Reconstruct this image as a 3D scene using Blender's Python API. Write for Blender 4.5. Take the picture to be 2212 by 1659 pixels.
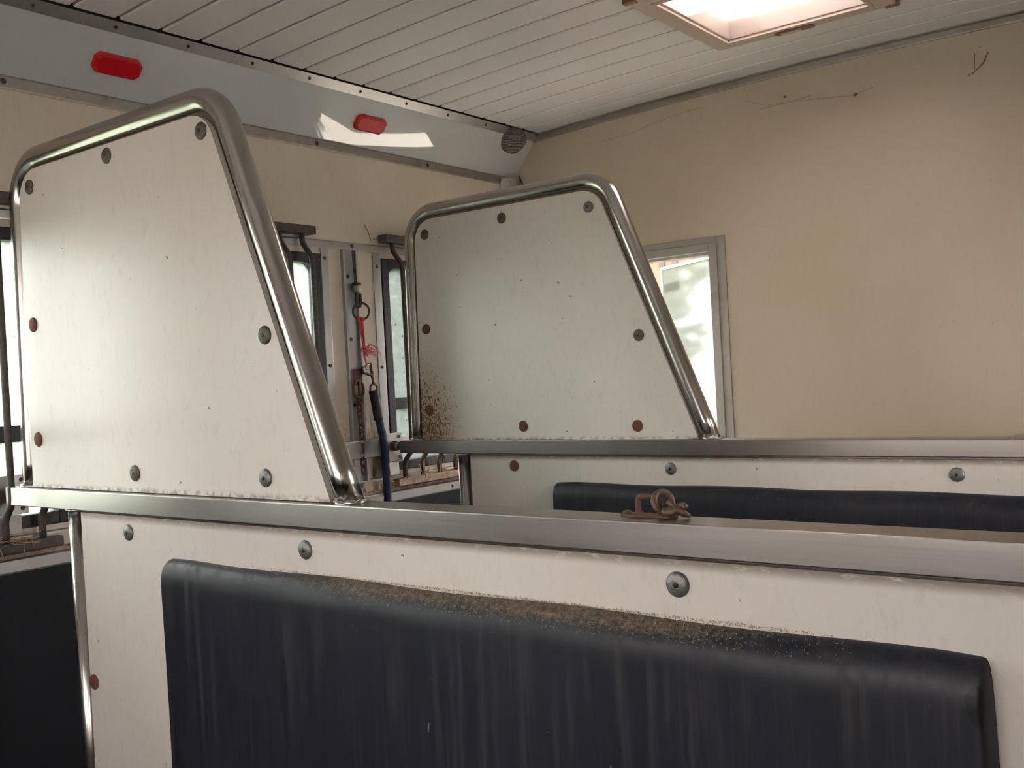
import bpy, bmesh, math, random
from mathutils import Vector, Matrix, Quaternion
for o in list(bpy.data.objects): bpy.data.objects.remove(o)
scene = bpy.context.scene
C = scene.collection
PI = math.pi
rnd = random.Random(7)

# ------------------------------------------------------------------ camera
# geometry below is written with z = 0 at the top of the partition rails, which stand Z0 above the floor
Z0 = 1.25
F_PX, YAW, PITCH, ROLL = 2149.2, -0.65631, -0.00931, -0.05363
CAM = Vector((2.28225, -3.03698, 0.18789 + Z0))
fw = Vector((math.sin(YAW)*math.cos(PITCH), math.cos(YAW)*math.cos(PITCH), math.sin(PITCH)))
rt0 = Vector((math.cos(YAW), -math.sin(YAW), 0)); up0 = rt0.cross(fw)
rt = rt0*math.cos(ROLL) + up0*math.sin(ROLL)
up = -rt0*math.sin(ROLL) + up0*math.cos(ROLL)
cd = bpy.data.cameras.new('camera'); cam = bpy.data.objects.new('camera', cd); C.objects.link(cam)
cd.sensor_fit = 'HORIZONTAL'; cd.sensor_width = 36; cd.lens = F_PX*36/2212
cd.clip_start = 0.02; cd.clip_end = 200
m = Matrix((rt, up, -fw)).transposed().to_4x4(); m.translation = CAM; cam.matrix_world = m
scene.camera = cam

# ------------------------------------------------------------------ light: an overcast sky, nothing else
w = bpy.data.worlds.new('overcast_sky'); scene.world = w; w.use_nodes = True
bg = w.node_tree.nodes['Background']; bg.inputs[0].default_value = (1.0, 0.955, 0.93, 1); bg.inputs[1].default_value = 21.0
vs = scene.view_settings; vs.view_transform = 'Standard'; vs.look = 'None'; vs.gamma = 1; vs.use_curve_mapping = False
vs.exposure = 0.12

# ------------------------------------------------------------------ helpers
ORG = {}
def tag(o, label=None, cat=None, group=None, kind=None):
    if label: o['label'] = label
    if cat: o['category'] = cat
    if group: o['group'] = group
    if kind: o['kind'] = kind
    return o
def empty(name, loc):
    o = bpy.data.objects.new(name, None); C.objects.link(o)
    v = Vector((loc[0], loc[1], loc[2]+Z0)); o.location = v; ORG[o] = v; o.empty_display_size = .05
    return o
def place(me, name, mat, parent, loc, rot=None):
    """one more object using an existing mesh, at a point given in rail coordinates"""
    o = bpy.data.objects.new(name, me); C.objects.link(o)
    v = Vector((loc[0], loc[1], loc[2]+Z0)); ORG[o] = v
    if parent: o.parent = parent; o.location = v-ORG[parent]
    else: o.location = v
    if rot: o.rotation_euler = rot
    return o
class MB:
    def __init__(s): s.v = []; s.f = []; s.sm = []
    def add(s, vs, fs, smooth=False):
        n = len(s.v); s.v += [Vector(p) for p in vs]
        s.f += [tuple(i+n for i in f) for f in fs]; s.sm += [smooth]*len(fs); return s
    def box(s, a, b, bev=0.0):
        x0, x1 = sorted((a[0], b[0])); y0, y1 = sorted((a[1], b[1])); z0, z1 = sorted((a[2], b[2]))
        if bev <= 0:
            v = [(x, y, z) for x in (x0, x1) for y in (y0, y1) for z in (z0, z1)]
            return s.add(v, [(0,1,3,2),(4,6,7,5),(0,4,5,1),(2,3,7,6),(0,2,6,4),(1,5,7,3)])
        bm = bmesh.new(); bmesh.ops.create_cube(bm, size=1)
        for q in bm.verts: q.co = ((x0+x1)/2+q.co.x*(x1-x0), (y0+y1)/2+q.co.y*(y1-y0), (z0+z1)/2+q.co.z*(z1-z0))
        bmesh.ops.bevel(bm, geom=bm.edges[:], offset=bev, segments=2, affect='EDGES', profile=.6)
        return s.frombm(bm)
    def frombm(s, bm, smooth=False):
        bm.verts.ensure_lookup_table(); bm.verts.index_update()
        s.add([v.co.copy() for v in bm.verts], [tuple(v.index for v in f.verts) for f in bm.faces], smooth); bm.free(); return s
    def prism(s, prof, axis, a, b, bev=0):
        """polygon prof (list of 2-tuples in the two other axes, in cyclic order) pushed along axis from a to b"""
        n = len(prof)
        def p(q, t):
            if axis == 0: return (t, q[0], q[1])
            if axis == 1: return (q[0], t, q[1])
            return (q[0], q[1], t)
        v = [p(q, a) for q in prof]+[p(q, b) for q in prof]
        f = [tuple(range(n))[::-1], tuple(range(n, 2*n))]+[(i, (i+1) % n, n+(i+1) % n, n+i) for i in range(n)]
        bm = bmesh.new(); vs = [bm.verts.new(q) for q in v]
        for q in f: bm.faces.new([vs[i] for i in q])
        bmesh.ops.recalc_face_normals(bm, faces=bm.faces[:])
        if bev > 0: bmesh.ops.bevel(bm, geom=bm.edges[:], offset=bev, segments=2, affect='EDGES', profile=.6)
        return s.frombm(bm)
    def sweep(s, pts, r, seg=12, caps=True, closed=False, flat=1.0):
        pts = [Vector(p) for p in pts]; n = len(pts)
        rs = r if isinstance(r, (list, tuple)) else [r]*n
        tan = []
        for i in range(n):
            if closed: t = pts[(i+1) % n]-pts[i-1]
            else: t = pts[min(i+1, n-1)]-pts[max(i-1, 0)]
            tan.append(t.normalized())
        nrm = tan[0].orthogonal().normalized(); vs = []
        for i in range(n):
            if i:
                q = tan[i-1].rotation_difference(tan[i]); nrm = q @ nrm
            nrm = (nrm-tan[i]*nrm.dot(tan[i])).normalized(); bn = tan[i].cross(nrm)
            for k in range(seg):
                a = 2*PI*k/seg; vs.append(pts[i]+nrm*math.cos(a)*rs[i]*flat+bn*math.sin(a)*rs[i])
        fs = []
        for i in range(n if closed else n-1):
            j = (i+1) % n
            for k in range(seg): fs.append((i*seg+k, i*seg+(k+1) % seg, j*seg+(k+1) % seg, j*seg+k))
        s.add(vs, fs, True)
        if caps and not closed:
            b = len(s.v)-len(vs)
            s.f += [tuple(b+k for k in range(seg))[::-1], tuple(b+(n-1)*seg+k for k in range(seg))]; s.sm += [False, False]
        return s
    def lathe(s, prof, seg, org, axis):
        """profile of (radius, height) turned about axis from org"""
        ax = Vector(axis).normalized(); u = ax.orthogonal().normalized(); v = ax.cross(u); org = Vector(org)
        vs = []; fs = []
        for (r, h) in prof:
            for k in range(seg):
                a = 2*PI*k/seg; vs.append(org+ax*h+(u*math.cos(a)+v*math.sin(a))*r)
        for i in range(len(prof)-1):
            for k in range(seg): fs.append((i*seg+k, i*seg+(k+1) % seg, (i+1)*seg+(k+1) % seg, (i+1)*seg+k))
        fs.append(tuple(range(seg))[::-1]); fs.append(tuple((len(prof)-1)*seg+k for k in range(seg)))
        return s.add(vs, fs, True)
    def mesh(s, name, mat, org):
        me = bpy.data.meshes.new(name)
        me.from_pydata([v-Vector(org) for v in s.v], [], s.f)
        me.polygons.foreach_set('use_smooth', s.sm)
        bm = bmesh.new(); bm.from_mesh(me); bmesh.ops.recalc_face_normals(bm, faces=bm.faces[:]); bm.to_mesh(me); bm.free()
        me.materials.append(mat); me.update(); return me
    def build(s, name, mat, parent=None, org=None):
        if org is None:
            xs = [v.x for v in s.v]; ys = [v.y for v in s.v]; zs = [v.z for v in s.v]
            org = ((min(xs)+max(xs))/2, (min(ys)+max(ys))/2, min(zs))
        return place(s.mesh(name, mat, org), name, mat, parent, org)
def arc_path(pts, rad, n=10):
    """poly-line with rounded corners"""
    pts = [Vector(p) for p in pts]; out = [pts[0]]
    for i in range(1, len(pts)-1):
        a = (pts[i-1]-pts[i]).normalized(); b = (pts[i+1]-pts[i]).normalized()
        ang = a.angle(b); d = min(rad/math.tan(ang/2), (pts[i-1]-pts[i]).length*.48, (pts[i+1]-pts[i]).length*.48)
        r = d*math.tan(ang/2); cen = pts[i]+(a+b).normalized()*(r/math.sin(ang/2))
        s0 = pts[i]+a*d-cen; s1 = pts[i]+b*d-cen
        q = s0.rotation_difference(s1)
        for k in range(n+1): out.append(cen+Quaternion().slerp(q, k/n) @ s0)
    out.append(pts[-1]); return out
def dense(pts, step):
    out = [Vector(pts[0])]
    for a, b in zip(pts[:-1], pts[1:]):
        a = Vector(a); b = Vector(b); k = max(1, int((b-a).length/step))
        out += [a.lerp(b, i/k) for i in range(1, k+1)]
    return out

# ------------------------------------------------------------------ materials
class NT:
    def __init__(s, name):
        s.m = bpy.data.materials.new(name); s.m.use_nodes = True; s.t = s.m.node_tree
        s.b = s.t.nodes['Principled BSDF']; s.o = s.t.nodes['Material Output']
        s.tc = s.n('ShaderNodeTexCoord').outputs['Object']
    def n(s, typ, **kw):
        x = s.t.nodes.new(typ)
        for k, v in kw.items(): setattr(x, k, v)
        return x
    def l(s, a, b): s.t.links.new(a, b)
    def val(s, sock, v):
        if hasattr(v, 'is_output') or isinstance(v, bpy.types.NodeSocket): s.l(v, sock)
        else: sock.default_value = v
    def math(s, op, a, b=0.0, c=None, clamp=False):
        x = s.n('ShaderNodeMath', operation=op); x.use_clamp = clamp
        s.val(x.inputs[0], a); s.val(x.inputs[1], b)
        if c is not None: s.val(x.inputs[2], c)
        return x.outputs[0]
    def step(s, x, lo, hi):
        q = s.n('ShaderNodeMapRange', interpolation_type='SMOOTHSTEP')
        s.val(q.inputs[0], x); s.val(q.inputs[1], lo); s.val(q.inputs[2], hi); return q.outputs[0]
    def mapping(s, scale=(1, 1, 1), loc=(0, 0, 0)):
        x = s.n('ShaderNodeMapping'); s.l(s.tc, x.inputs[0]); x.inputs['Scale'].default_value = scale; x.inputs['Location'].default_value = loc; return x.outputs[0]
    def noise(s, vec, scale, detail=4, rough=.55, dist=0):
        x = s.n('ShaderNodeTexNoise'); s.l(vec, x.inputs['Vector']); x.inputs['Scale'].default_value = scale
        x.inputs['Detail'].default_value = detail; x.inputs['Roughness'].default_value = rough; x.inputs['Distortion'].default_value = dist
        return x.outputs[0]
    def voro(s, vec, scale, feature='F1'):
        x = s.n('ShaderNodeTexVoronoi', feature=feature); s.l(vec, x.inputs['Vector']); x.inputs['Scale'].default_value = scale
        return x.outputs['Distance'], x.outputs['Color']
    def warp(s, vec, scale, amt):
        x = s.n('ShaderNodeTexNoise'); s.l(vec, x.inputs['Vector']); x.inputs['Scale'].default_value = scale
        a = s.n('ShaderNodeVectorMath', operation='SCALE'); s.l(x.outputs['Color'], a.inputs[0]); a.inputs['Scale'].default_value = amt
        b = s.n('ShaderNodeVectorMath', operation='ADD'); s.l(vec, b.inputs[0]); s.l(a.outputs[0], b.inputs[1]); return b.outputs[0]
    def mix(s, f, a, b):
        x = s.n('ShaderNodeMix', data_type='RGBA'); s.val(x.inputs[0], f)
        for sock, v in ((x.inputs[6], a), (x.inputs[7], b)):
            if isinstance(v, bpy.types.NodeSocket): s.l(v, sock)
            else: sock.default_value = (*v[:3], 1)
        return x.outputs[2]
    def sep(s):
        x = s.n('ShaderNodeSeparateXYZ'); s.l(s.tc, x.inputs[0]); return x.outputs
    def bump(s, h, strength, dist=.001):
        x = s.n('ShaderNodeBump'); s.val(x.inputs['Height'], h); x.inputs['Strength'].default_value = strength; x.inputs['Distance'].default_value = dist
        s.l(x.outputs[0], s.b.inputs['Normal'])
    def set(s, **kw):
        for k, v in kw.items():
            sock = s.b.inputs[k.replace('_', ' ')]
            if isinstance(v, bpy.types.NodeSocket): s.l(v, sock)
            elif isinstance(v, tuple): sock.default_value = (*v[:3], 1)
            else: sock.default_value = v
        return s
def specks(t, scale, dens, size, stretch=(1, 1, 1)):
    v = t.warp(t.mapping(stretch), 90, .012)
    d, c = t.voro(v, scale); sx = t.n('ShaderNodeSeparateColor'); t.l(c, sx.inputs[0])
    on = t.math('LESS_THAN', sx.outputs[0], dens)
    r = t.math('MULTIPLY', sx.outputs[1], size)
    return t.math('MULTIPLY', on, t.math('LESS_THAN', d, r))
def plain(name, col, rough=.5, metal=0.0, var=.12, scale=30, bump=0.0):
    t = NT(name); n = t.noise(t.tc, scale)
    t.set(Base_Color=t.mix(n, tuple(c*(1-var) for c in col), tuple(min(1, c*(1+var)) for c in col)), Roughness=rough, Metallic=metal)
    if bump: t.bump(n, bump)
    return t.m
def board(name, col, rough=.34, dens=.10, stain=None, edge=None, streak=None, top=None):
    """painted ply sheet, a little yellowed, fly-specked; stain = (x, z, radius) rusty splashing; edge = dirt line along the foot"""
    t = NT(name)
    n = t.noise(t.tc, 2.2, 3); n2 = t.noise(t.mapping((25, 25, 4)), 3, 5, .7)
    c = t.mix(t.step(n, .3, .7), col, tuple(a*b for a, b in zip(col, (.955, .94, .90))))
    c = t.mix(t.math('MULTIPLY', t.step(n2, .55, .8), .16), c, (.34, .30, .24))
    mo = t.noise(t.mapping((1, 1, .5)), 55, 6, .75); c = t.mix(t.math('MULTIPLY', t.step(mo, .52, .72), .13), c, (.30, .26, .20))
    sp = specks(t, 30, dens*.6, .11); sp2 = specks(t, 95, dens*.9, .17, (1, 1, .6))
    c = t.mix(t.math('MULTIPLY', sp2, .55), c, (.16, .12, .085))
    c = t.mix(t.math('MULTIPLY', sp, .75), c, (.085, .06, .04))
    x, y, z = t.sep()
    if edge:
        e = t.math('SUBTRACT', 1, t.step(z, 0.0, edge)); e = t.math('MULTIPLY', e, t.step(t.noise(t.tc, 60, 6, .7), .42, .62))
        c = t.mix(t.math('MULTIPLY', e, .8), c, (.17, .115, .075))
    if top:
        e = t.math('MULTIPLY', t.step(z, top-.016, top-.002), t.step(t.noise(t.mapping((1, 1, 3)), 45, 5, .7), .18, .50))
        c = t.mix(t.math('MULTIPLY', e, .8), c, (.20, .15, .105))
    if streak:
        yc_, hw, zt, zb = streak
        k1 = t.math('MULTIPLY', t.math('SUBTRACT', 1, t.step(t.math('ABSOLUTE', t.math('SUBTRACT', y, yc_)), hw*.35, hw)), t.math('SUBTRACT', 1, t.step(z, zt-.22, zt)))
        sn = t.noise(t.mapping((1, 1, .16)), 75, 5, .7); s2 = t.noise(t.tc, 120, 5, .7)
        c = t.mix(t.math('MULTIPLY', k1, .45), c, (.40, .28, .18))
        c = t.mix(t.math('MULTIPLY', t.math('MULTIPLY', k1, t.math('SUBTRACT', 1, t.step(z, 1.24, 1.42))), t.math('MAXIMUM', t.step(sn, .52, .62), t.step(s2, .60, .68))), c, (.10, .05, .028))
    if stain:
        sx, sz, r = stain
        dx = t.math('MULTIPLY', t.math('SUBTRACT', x, sx), 1.45); dz = t.math('SUBTRACT', z, sz)
        d = t.math('SQRT', t.math('ADD', t.math('MULTIPLY', dx, dx), t.math('MULTIPLY', dz, dz)))
        near = t.math('SUBTRACT', 1, t.step(d, r*.05, r))
        nn = t.noise(t.warp(t.mapping((1, 1, .55)), 25, .03), 210, 5, .65)
        k = t.step(t.math('ADD', nn, t.math('MULTIPLY', near, .23)), .68, .76)
        c = t.mix(t.math('MULTIPLY', near, .85), c, (.50, .37, .23))
        c = t.mix(t.math('MULTIPLY', k, t.math('MINIMUM', t.math('MULTIPLY', near, 2.2), 1)), c, (.15, .08, .042))
    t.set(Base_Color=c, Roughness=t.math('ADD', rough, t.math('MULTIPLY', n2, .12))); t.b.inputs['Specular IOR Level'].default_value = .45
    t.bump(t.noise(t.mapping((1, 1, .25)), 60, 3), .04)
    return t.m
def steel(name, col=(.60, .58, .56), rough=.27, along=(1.5, 60, 120), var=.12, dirt=.25):
    t = NT(name)
    g = t.noise(t.mapping(along), 4, 5, .65); b = t.noise(t.mapping((3, 6, 6)), 1.6, 4)
    c = t.mix(g, tuple(a*(1-var) for a in col), tuple(min(1, a*(1+var)) for a in col))
    c = t.mix(t.math('MULTIPLY', t.step(b, .5, .75), dirt), c, (.30, .25, .215))
    t.set(Base_Color=c, Metallic=1.0, Roughness=t.math('ADD', rough-.06, t.math('MULTIPLY', g, .14))); t.bump(g, .05, .0005)
    return t.m
def rust(name, a, b, scale=160, rough=.85, metal=0.0):
    t = NT(name); n = t.noise(t.tc, scale, 6, .7)
    t.set(Base_Color=t.mix(t.step(n, .3, .7), a, b), Roughness=rough, Metallic=metal); t.bump(n, .4, .0006); return t.m
def vinyl(name, top=None, span=None):
    t = NT(name); x, y, z = t.sep()
    st = t.noise(t.mapping((38, 38, 1.1)), 2.0, 5, .7); gr = t.noise(t.tc, 420, 2); big = t.noise(t.mapping((1, 1, .4)), 5, 4)
    c = t.mix(t.step(big, .35, .7), (.0125, .0145, .0235), (.0175, .019, .0285))
    c = t.mix(t.math('MULTIPLY', t.step(st, .46, .72), .50), c, (.062, .056, .056))
    ro = t.math('ADD', .44, t.math('MULTIPLY', t.step(st, .45, .7), .2))
    lint = t.math('ADD', specks(t, 26, .12, .10, (1, 1, .35)), specks(t, 75, .10, .12), clamp=True)
    c = t.mix(t.math('MULTIPLY', lint, .5), c, (.36, .34, .32))
    if top is not None:
        wet = specks(t, 16, .5, .36, (1.2, 1.2, .6)); wet = t.math('MULTIPLY', wet, t.step(x, .47, .62))
        c = t.mix(t.math('MULTIPLY', wet, .8), c, (.004, .0045, .006))
        du = t.math('MULTIPLY', t.step(z, top-.026, top-.003), t.math('MULTIPLY', t.step(x, -.52, -.16), t.math('SUBTRACT', 1, t.step(x, .34, .58))))
        dn = t.noise(t.mapping((1, 1, 1.6)), 130, 6, .75)
        k = t.step(t.math('ADD', dn, t.math('MULTIPLY', du, .34)), .62, 1.15)
        c = t.mix(t.math('MULTIPLY', k, t.math('MINIMUM', t.math('MULTIPLY', du, 2), 1)), c, (.30, .225, .15))
        ro = t.math('ADD', ro, t.math('MULTIPLY', k, .35), clamp=True)
    t.set(Base_Color=c, Roughness=ro, Specular_IOR_Level=.36); t.bump(gr, .12, .0004); return t.m
def glass_sheet(name, tint, haze, hcol, dirt=.3):
    """dirty window sheet: see-through tint, part of it scattering"""
    t = NT(name); t.t.nodes.remove(t.b)
    tr = t.n('ShaderNodeBsdfTransparent'); tr.inputs[0].default_value = (*tint, 1)
    tl = t.n('ShaderNodeBsdfTranslucent'); tl.inputs[0].default_value = (*hcol, 1)
    df = t.n('ShaderNodeBsdfDiffuse'); df.inputs[0].default_value = (*hcol, 1)
    gl = t.n('ShaderNodeBsdfGlossy'); gl.inputs['Roughness'].default_value = .06
    sc = t.n('ShaderNodeMixShader'); sc.inputs[0].default_value = .3; t.l(tl.outputs[0], sc.inputs[1]); t.l(df.outputs[0], sc.inputs[2])
    n = t.noise(t.tc, 18, 5, .7); sp = specks(t, 40, .25, .2)
    dk = t.n('ShaderNodeBsdfDiffuse'); dk.inputs[0].default_value = (.12, .10, .07, 1)
    f = t.math('ADD', haze, t.math('MULTIPLY', t.math('SUBTRACT', n, .5), dirt), clamp=True)
    a = t.n('ShaderNodeMixShader'); t.l(f, a.inputs[0]); t.l(tr.outputs[0], a.inputs[1]); t.l(sc.outputs[0], a.inputs[2])
    d = t.n('ShaderNodeMixShader'); t.l(t.math('MULTIPLY', sp, .45), d.inputs[0]); t.l(a.outputs[0], d.inputs[1]); t.l(dk.outputs[0], d.inputs[2])
    fr = t.n('ShaderNodeFresnel'); fr.inputs[0].default_value = 1.45
    e = t.n('ShaderNodeMixShader'); t.l(fr.outputs[0], e.inputs[0]); t.l(d.outputs[0], e.inputs[1]); t.l(gl.outputs[0], e.inputs[2])
    t.l(e.outputs[0], t.o.inputs[0]); return t.m

M = {}
M['panel'] = board('cream_painted_board', (.79, .742, .71), .36, .10, edge=.013)
M['panel_low'] = board('cream_lower_board', (.79, .742, .71), .36, .08, top=(Z0-.12-.046))
M['panel_rust'] = board('cream_board_rust_splashed', (.81, .77, .735), .36, .30, stain=(-.41, .03, .36), edge=.010)
M['wall_cream'] = board('cream_wall_board', (.51, .445, .35), .36, .07)
M['wall_left'] = board('pale_cream_wall_board', (.62, .56, .48), .36, .10, streak=(1.29, .16, 1.50, 1.03))
M['cove'] = plain('white_gelcoat', (.50, .53, .535), .035, 0, .02, 6); M['cove'].node_tree.nodes['Principled BSDF'].inputs['IOR'].default_value = 1.65
M['ceil'] = plain('white_plastic_cladding', (.72, .715, .71), .34, 0, .03, 8)
M['gap'] = plain('groove_shade_backing', (.075, .075, .072), .9)  # shade in the grooves between ceiling boards, put into the backing colour
M['rail'] = steel('brushed_stainless_box', (.31, .287, .272), .31)
M['tube'] = steel('polished_stainless_tube', (.52, .49, .465), .20, (40, 40, 40), .06, .22)
M['flange'] = steel('dull_stainless_strip', (.27, .245, .215), .42, (50, 50, 3), .1, .5)
M['weld'] = rust('bright_weld_bead', (.62, .60, .58), (.35, .32, .30), 300, .3, 1.0)
M['alu'] = steel('mill_aluminium', (.46, .455, .445), .42, (4, 4, 4), .08, .35)
M['alu_dirty'] = steel('grubby_aluminium', (.40, .38, .35), .5, (6, 6, 6), .15, .7)
M['black'] = plain('black_window_rubber', (.012, .014, .017), .45)
M['bar'] = rust('worn_black_bar', (.035, .033, .032), (.085, .065, .055), 60, .5)
M['bar_rust'] = rust('rusting_bar', (.05, .035, .028), (.13, .075, .05), 90, .7)
M['stained'] = rust('rust_stained_bar', (.40, .31, .24), (.17, .10, .065), 45, .7)
M['zinc'] = rust('dull_zinc_bolt', (.27, .27, .265), (.15, .145, .135), 260, .45, .7)
M['brownbolt'] = rust('tarnished_bolt', (.17, .145, .115), (.085, .068, .05), 260, .55, .4)
M['rustbolt'] = rust('rusty_bolt', (.20, .075, .045), (.10, .04, .028), 260, .8)
M['rust'] = rust('brown_rust', (.17, .078, .05), (.09, .045, .03), 220, .8)
M['oldbrass'] = rust('aged_brown_metal', (.19, .13, .088), (.10, .068, .046), 180, .5, .4)
M['iron'] = rust('dark_iron', (.11, .095, .08), (.055, .045, .038), 180, .55, .4)
M['twine'] = plain('pink_orange_twine', (.62, .085, .075), .7, 0, .25, 200)
M['pinktwine'] = plain('pink_twine', (.60, .11, .16), .7, 0, .25, 200)
M['sleeve'] = plain('black_rope_sleeve', (.012, .013, .015), .6, 0, .3, 300)
M['rope'] = plain('navy_rope', (.006, .017, .052), .8, 0, .35, 260, .5)
M['pad1'] = vinyl('navy_vinyl_dusty', top=.70)
M['pad2'] = vinyl('navy_vinyl')
M['kick'] = plain('dark_navy_lining', (.0085, .011, .0155), .62, 0, .25, 40); M['kick'].node_tree.nodes['Principled BSDF'].inputs['Specular IOR Level'].default_value = .25
M['lens'] = NT('red_lens').set(Base_Color=(.50, .008, .016), Roughness=.12).m
M['lensbase'] = plain('dark_red_base', (.10, .008, .010), .35)
M['hatch'] = plain('beige_hatch_plastic', (.50, .405, .345), .35, 0, .04, 10)
M['hatch_dark'] = plain('brown_hatch_plastic', (.17, .085, .06), .4)
M['dust'] = plain('brown_dust', (.36, .27, .18), .95, 0, .3, 300)
M['straw'] = plain('dry_straw', (.38, .25, .11), .7, 0, .3, 60)
M['cob'] = plain('grey_cobweb', (.17, .145, .11), .9)
M['floor'] = plain('brown_rubber_floor', (.115, .085, .065), .8, 0, .35, 20, .3)
M['outer'] = plain('pale_painted_wall', (.58, .54, .48), .5)
M['grass'] = plain('field_grass', (.085, .10, .045), .9, 0, .4, 6)
M['gravel'] = plain('pale_gravel', (.40, .36, .31), .9, 0, .2, 40)
M['leaf'] = plain('green_leaves', (.165, .215, .14), .6, 0, .5, 3)
M['bark'] = plain('brown_bark', (.09, .07, .05), .9, 0, .3, 15)
M['terracotta'] = plain('terracotta_render', (.115, .048, .028), .8, 0, .08, 3)
M['vent'] = plain('dark_vent', (.03, .022, .02), .8)
M['glass'] = glass_sheet('mint_tinted_glass', (.85, .905, .88), .22, (.86, .96, .92), .16)
M['clear_glass'] = glass_sheet('dusty_clear_glass', (.95, .93, .925), .40, (.95, .93, .925), .25)  # neutral glass for the added windows, keeps green out of their light
M['acrylic'] = glass_sheet('milky_acrylic', (.24, .26, .24), .90, (.30, .325, .30), .025)
M['dome'] = glass_sheet('milky_roof_dome', (.95, .88, .84), .95, (.62, .545, .505), .08)

# nest: banded grey paper
t = NT('banded_wasp_paper'); wv = t.n('ShaderNodeTexWave', wave_type='BANDS', bands_direction='Z'); t.l(t.mapping((1, 1, 1)), wv.inputs['Vector'])
wv.inputs['Scale'].default_value = 38; wv.inputs['Distortion'].default_value = 5; wv.inputs['Detail'].default_value = 3; wv.inputs['Detail Scale'].default_value = 1.5
t.set(Base_Color=t.mix(wv.outputs[1], (.06, .053, .045), (.20, .185, .16)), Roughness=.9); t.bump(wv.outputs[1], .5, .002); M['nest'] = t.m

# ------------------------------------------------------------------ the box: floor, walls, ceiling
XW, YF, ZF, ZC = 2.52, -4.3, -Z0, 1.106     # far side wall, wall behind the camera, floor, ceiling
def zc(x): return 1.106-.023*(x-1.26)**2   # the roof is slightly cambered
XC, ZV = .121, .93143                       # top of the sloping cove, its lower edge on the left wall
def struct(name, mb, mat, parent=None):
    o = mb.build(name, mat, parent)
    if not parent: o['kind'] = 'structure'
    return o
struct('floor', MB().box((-.05, YF-.05, ZF-.06), (XW+.05, .05, ZF)), M['floor'])

# left wall with three window holes
WZ0, WZ1 = -.103, .585
WINS = [(-3.28, -2.66), (-2.435, -1.815), (-1.61, -.991), (-.735, -.115)]
mb = MB()
mb.box((-.045, YF, WZ1), (0, 0, ZC+.05)); mb.box((-.045, YF, ZF), (0, 0, WZ0))
ys = [YF]+[v for wdw in WINS for v in wdw]+[0]
for a, b in zip(ys[0::2], ys[1::2]): mb.box((-.045, a, WZ0), (0, b, WZ1))
wall_left = struct('wall_left', mb, M['wall_left'])
# back wall with one window hole
BX0, BX1, BZ0, BZ1 = .20, .83, -.17, .585
mb = MB(); mb.box((0, 0, ZF), (BX0, .045, ZC+.05)); mb.box((BX1, 0, ZF), (XW, .045, ZC+.05))
mb.box((BX0, 0, BZ1), (BX1, .045, ZC+.05)); mb.box((BX0, 0, ZF), (BX1, .045, BZ0))
wall_back = struct('wall_back', mb, M['wall_cream'])
# wall behind the camera and right wall, their unseen windows added as light openings
FWINS_ADDED = [(.30, 1.10), (1.35, 2.15)]
mb = MB(); mb.box((-.045, YF-.045, WZ1), (XW+.045, YF, ZC+.05)); mb.box((-.045, YF-.045, ZF), (XW+.045, YF, WZ0))
xs_ = [-.045]+[v for wdw in FWINS_ADDED for v in wdw]+[XW+.045]
for a, b in zip(xs_[0::2], xs_[1::2]): mb.box((a, YF-.045, WZ0), (b, YF, WZ1))
wall_front = struct('wall_front', mb, M['wall_cream'])
RWINS_ADDED = [(-4.10, -3.48), (-1.61, -.991), (-.50, -.20)]
mb = MB(); mb.box((XW, YF, WZ1), (XW+.045, .045, ZC+.05)); mb.box((XW, YF, ZF), (XW+.045, .045, WZ0))
ys = [YF]+[v for wdw in RWINS_ADDED for v in wdw]+[.045]
for a, b in zip(ys[0::2], ys[1::2]): mb.box((XW, a, WZ0), (XW+.045, b, WZ1))
wall_right = struct('wall_right', mb, M['wall_cream'])
# lower lining of the left wall
kick = MB().box((0, YF, ZF), (.012, -.02, -.198)).build('kick_lining', M['kick'], wall_left)

MB().box((0, YF, ZF), (XW, YF+.012, -.198)).build('kick_lining', M['kick'], wall_front)  # out of view, added so the rails and pads reflect something dark
MB().box((XW-.012, YF+.013, ZF), (XW, -.02, -.198)).build('kick_lining', M['kick'], wall_right)  # likewise unseen, added to darken reflections in the steel and vinyl
# ceiling: backing sheet with every cladding board on its own
HX0, HX1, HY0, HY1 = 1.09, 1.49, -.86, -.43   # hole of the roof hatch
def cambered(x0, x1, prof, ya_yb=None, n=10):
    """profile of (y, z below/above the roof line) carried along x over the camber"""
    mb = MB(); V = []; m_ = len(prof)
    for i in range(n+1):
        x = x0+(x1-x0)*i/n; V += [(x, q[0], zc(x)+q[1]) for q in prof]
    Fc = [(i*m_+k, i*m_+(k+1) % m_, (i+1)*m_+(k+1) % m_, (i+1)*m_+k) for i in range(n) for k in range(m_)]
    Fc += [tuple(range(m_))[::-1], tuple(n*m_+k for k in range(m_))]
    return mb.add(V, Fc)
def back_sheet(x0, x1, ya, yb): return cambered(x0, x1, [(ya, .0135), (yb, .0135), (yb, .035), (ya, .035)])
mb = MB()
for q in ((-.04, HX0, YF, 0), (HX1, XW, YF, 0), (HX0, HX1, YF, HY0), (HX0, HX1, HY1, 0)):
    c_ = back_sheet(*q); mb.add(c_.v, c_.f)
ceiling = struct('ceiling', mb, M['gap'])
PW = .1141; edges = [-.0]; k = 0
while edges[-1] > YF+.12: edges.append(-.110-PW*k); k += 1
edges.append(YF)
def plank(x0, x1, ya, yb):
    wd = round(abs(ya-yb), 4); key = (round(x0, 3), round(x1, 3), wd)
    if key not in cache:
        h = wd/2-.0042
        prof = [(-h, .0135), (-h, .003), (-h+.0045, 0), (h-.0045, 0), (h, .003), (h, .0135)]
        cache[key] = cambered(x0, x1, prof).mesh('ceiling_board', M['ceil'], ((x0+x1)/2, 0, ZC))
    place(cache[key], 'ceiling_board', None, ceiling, ((x0+x1)/2, (ya+yb)/2, ZC))
cache = {}
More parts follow.
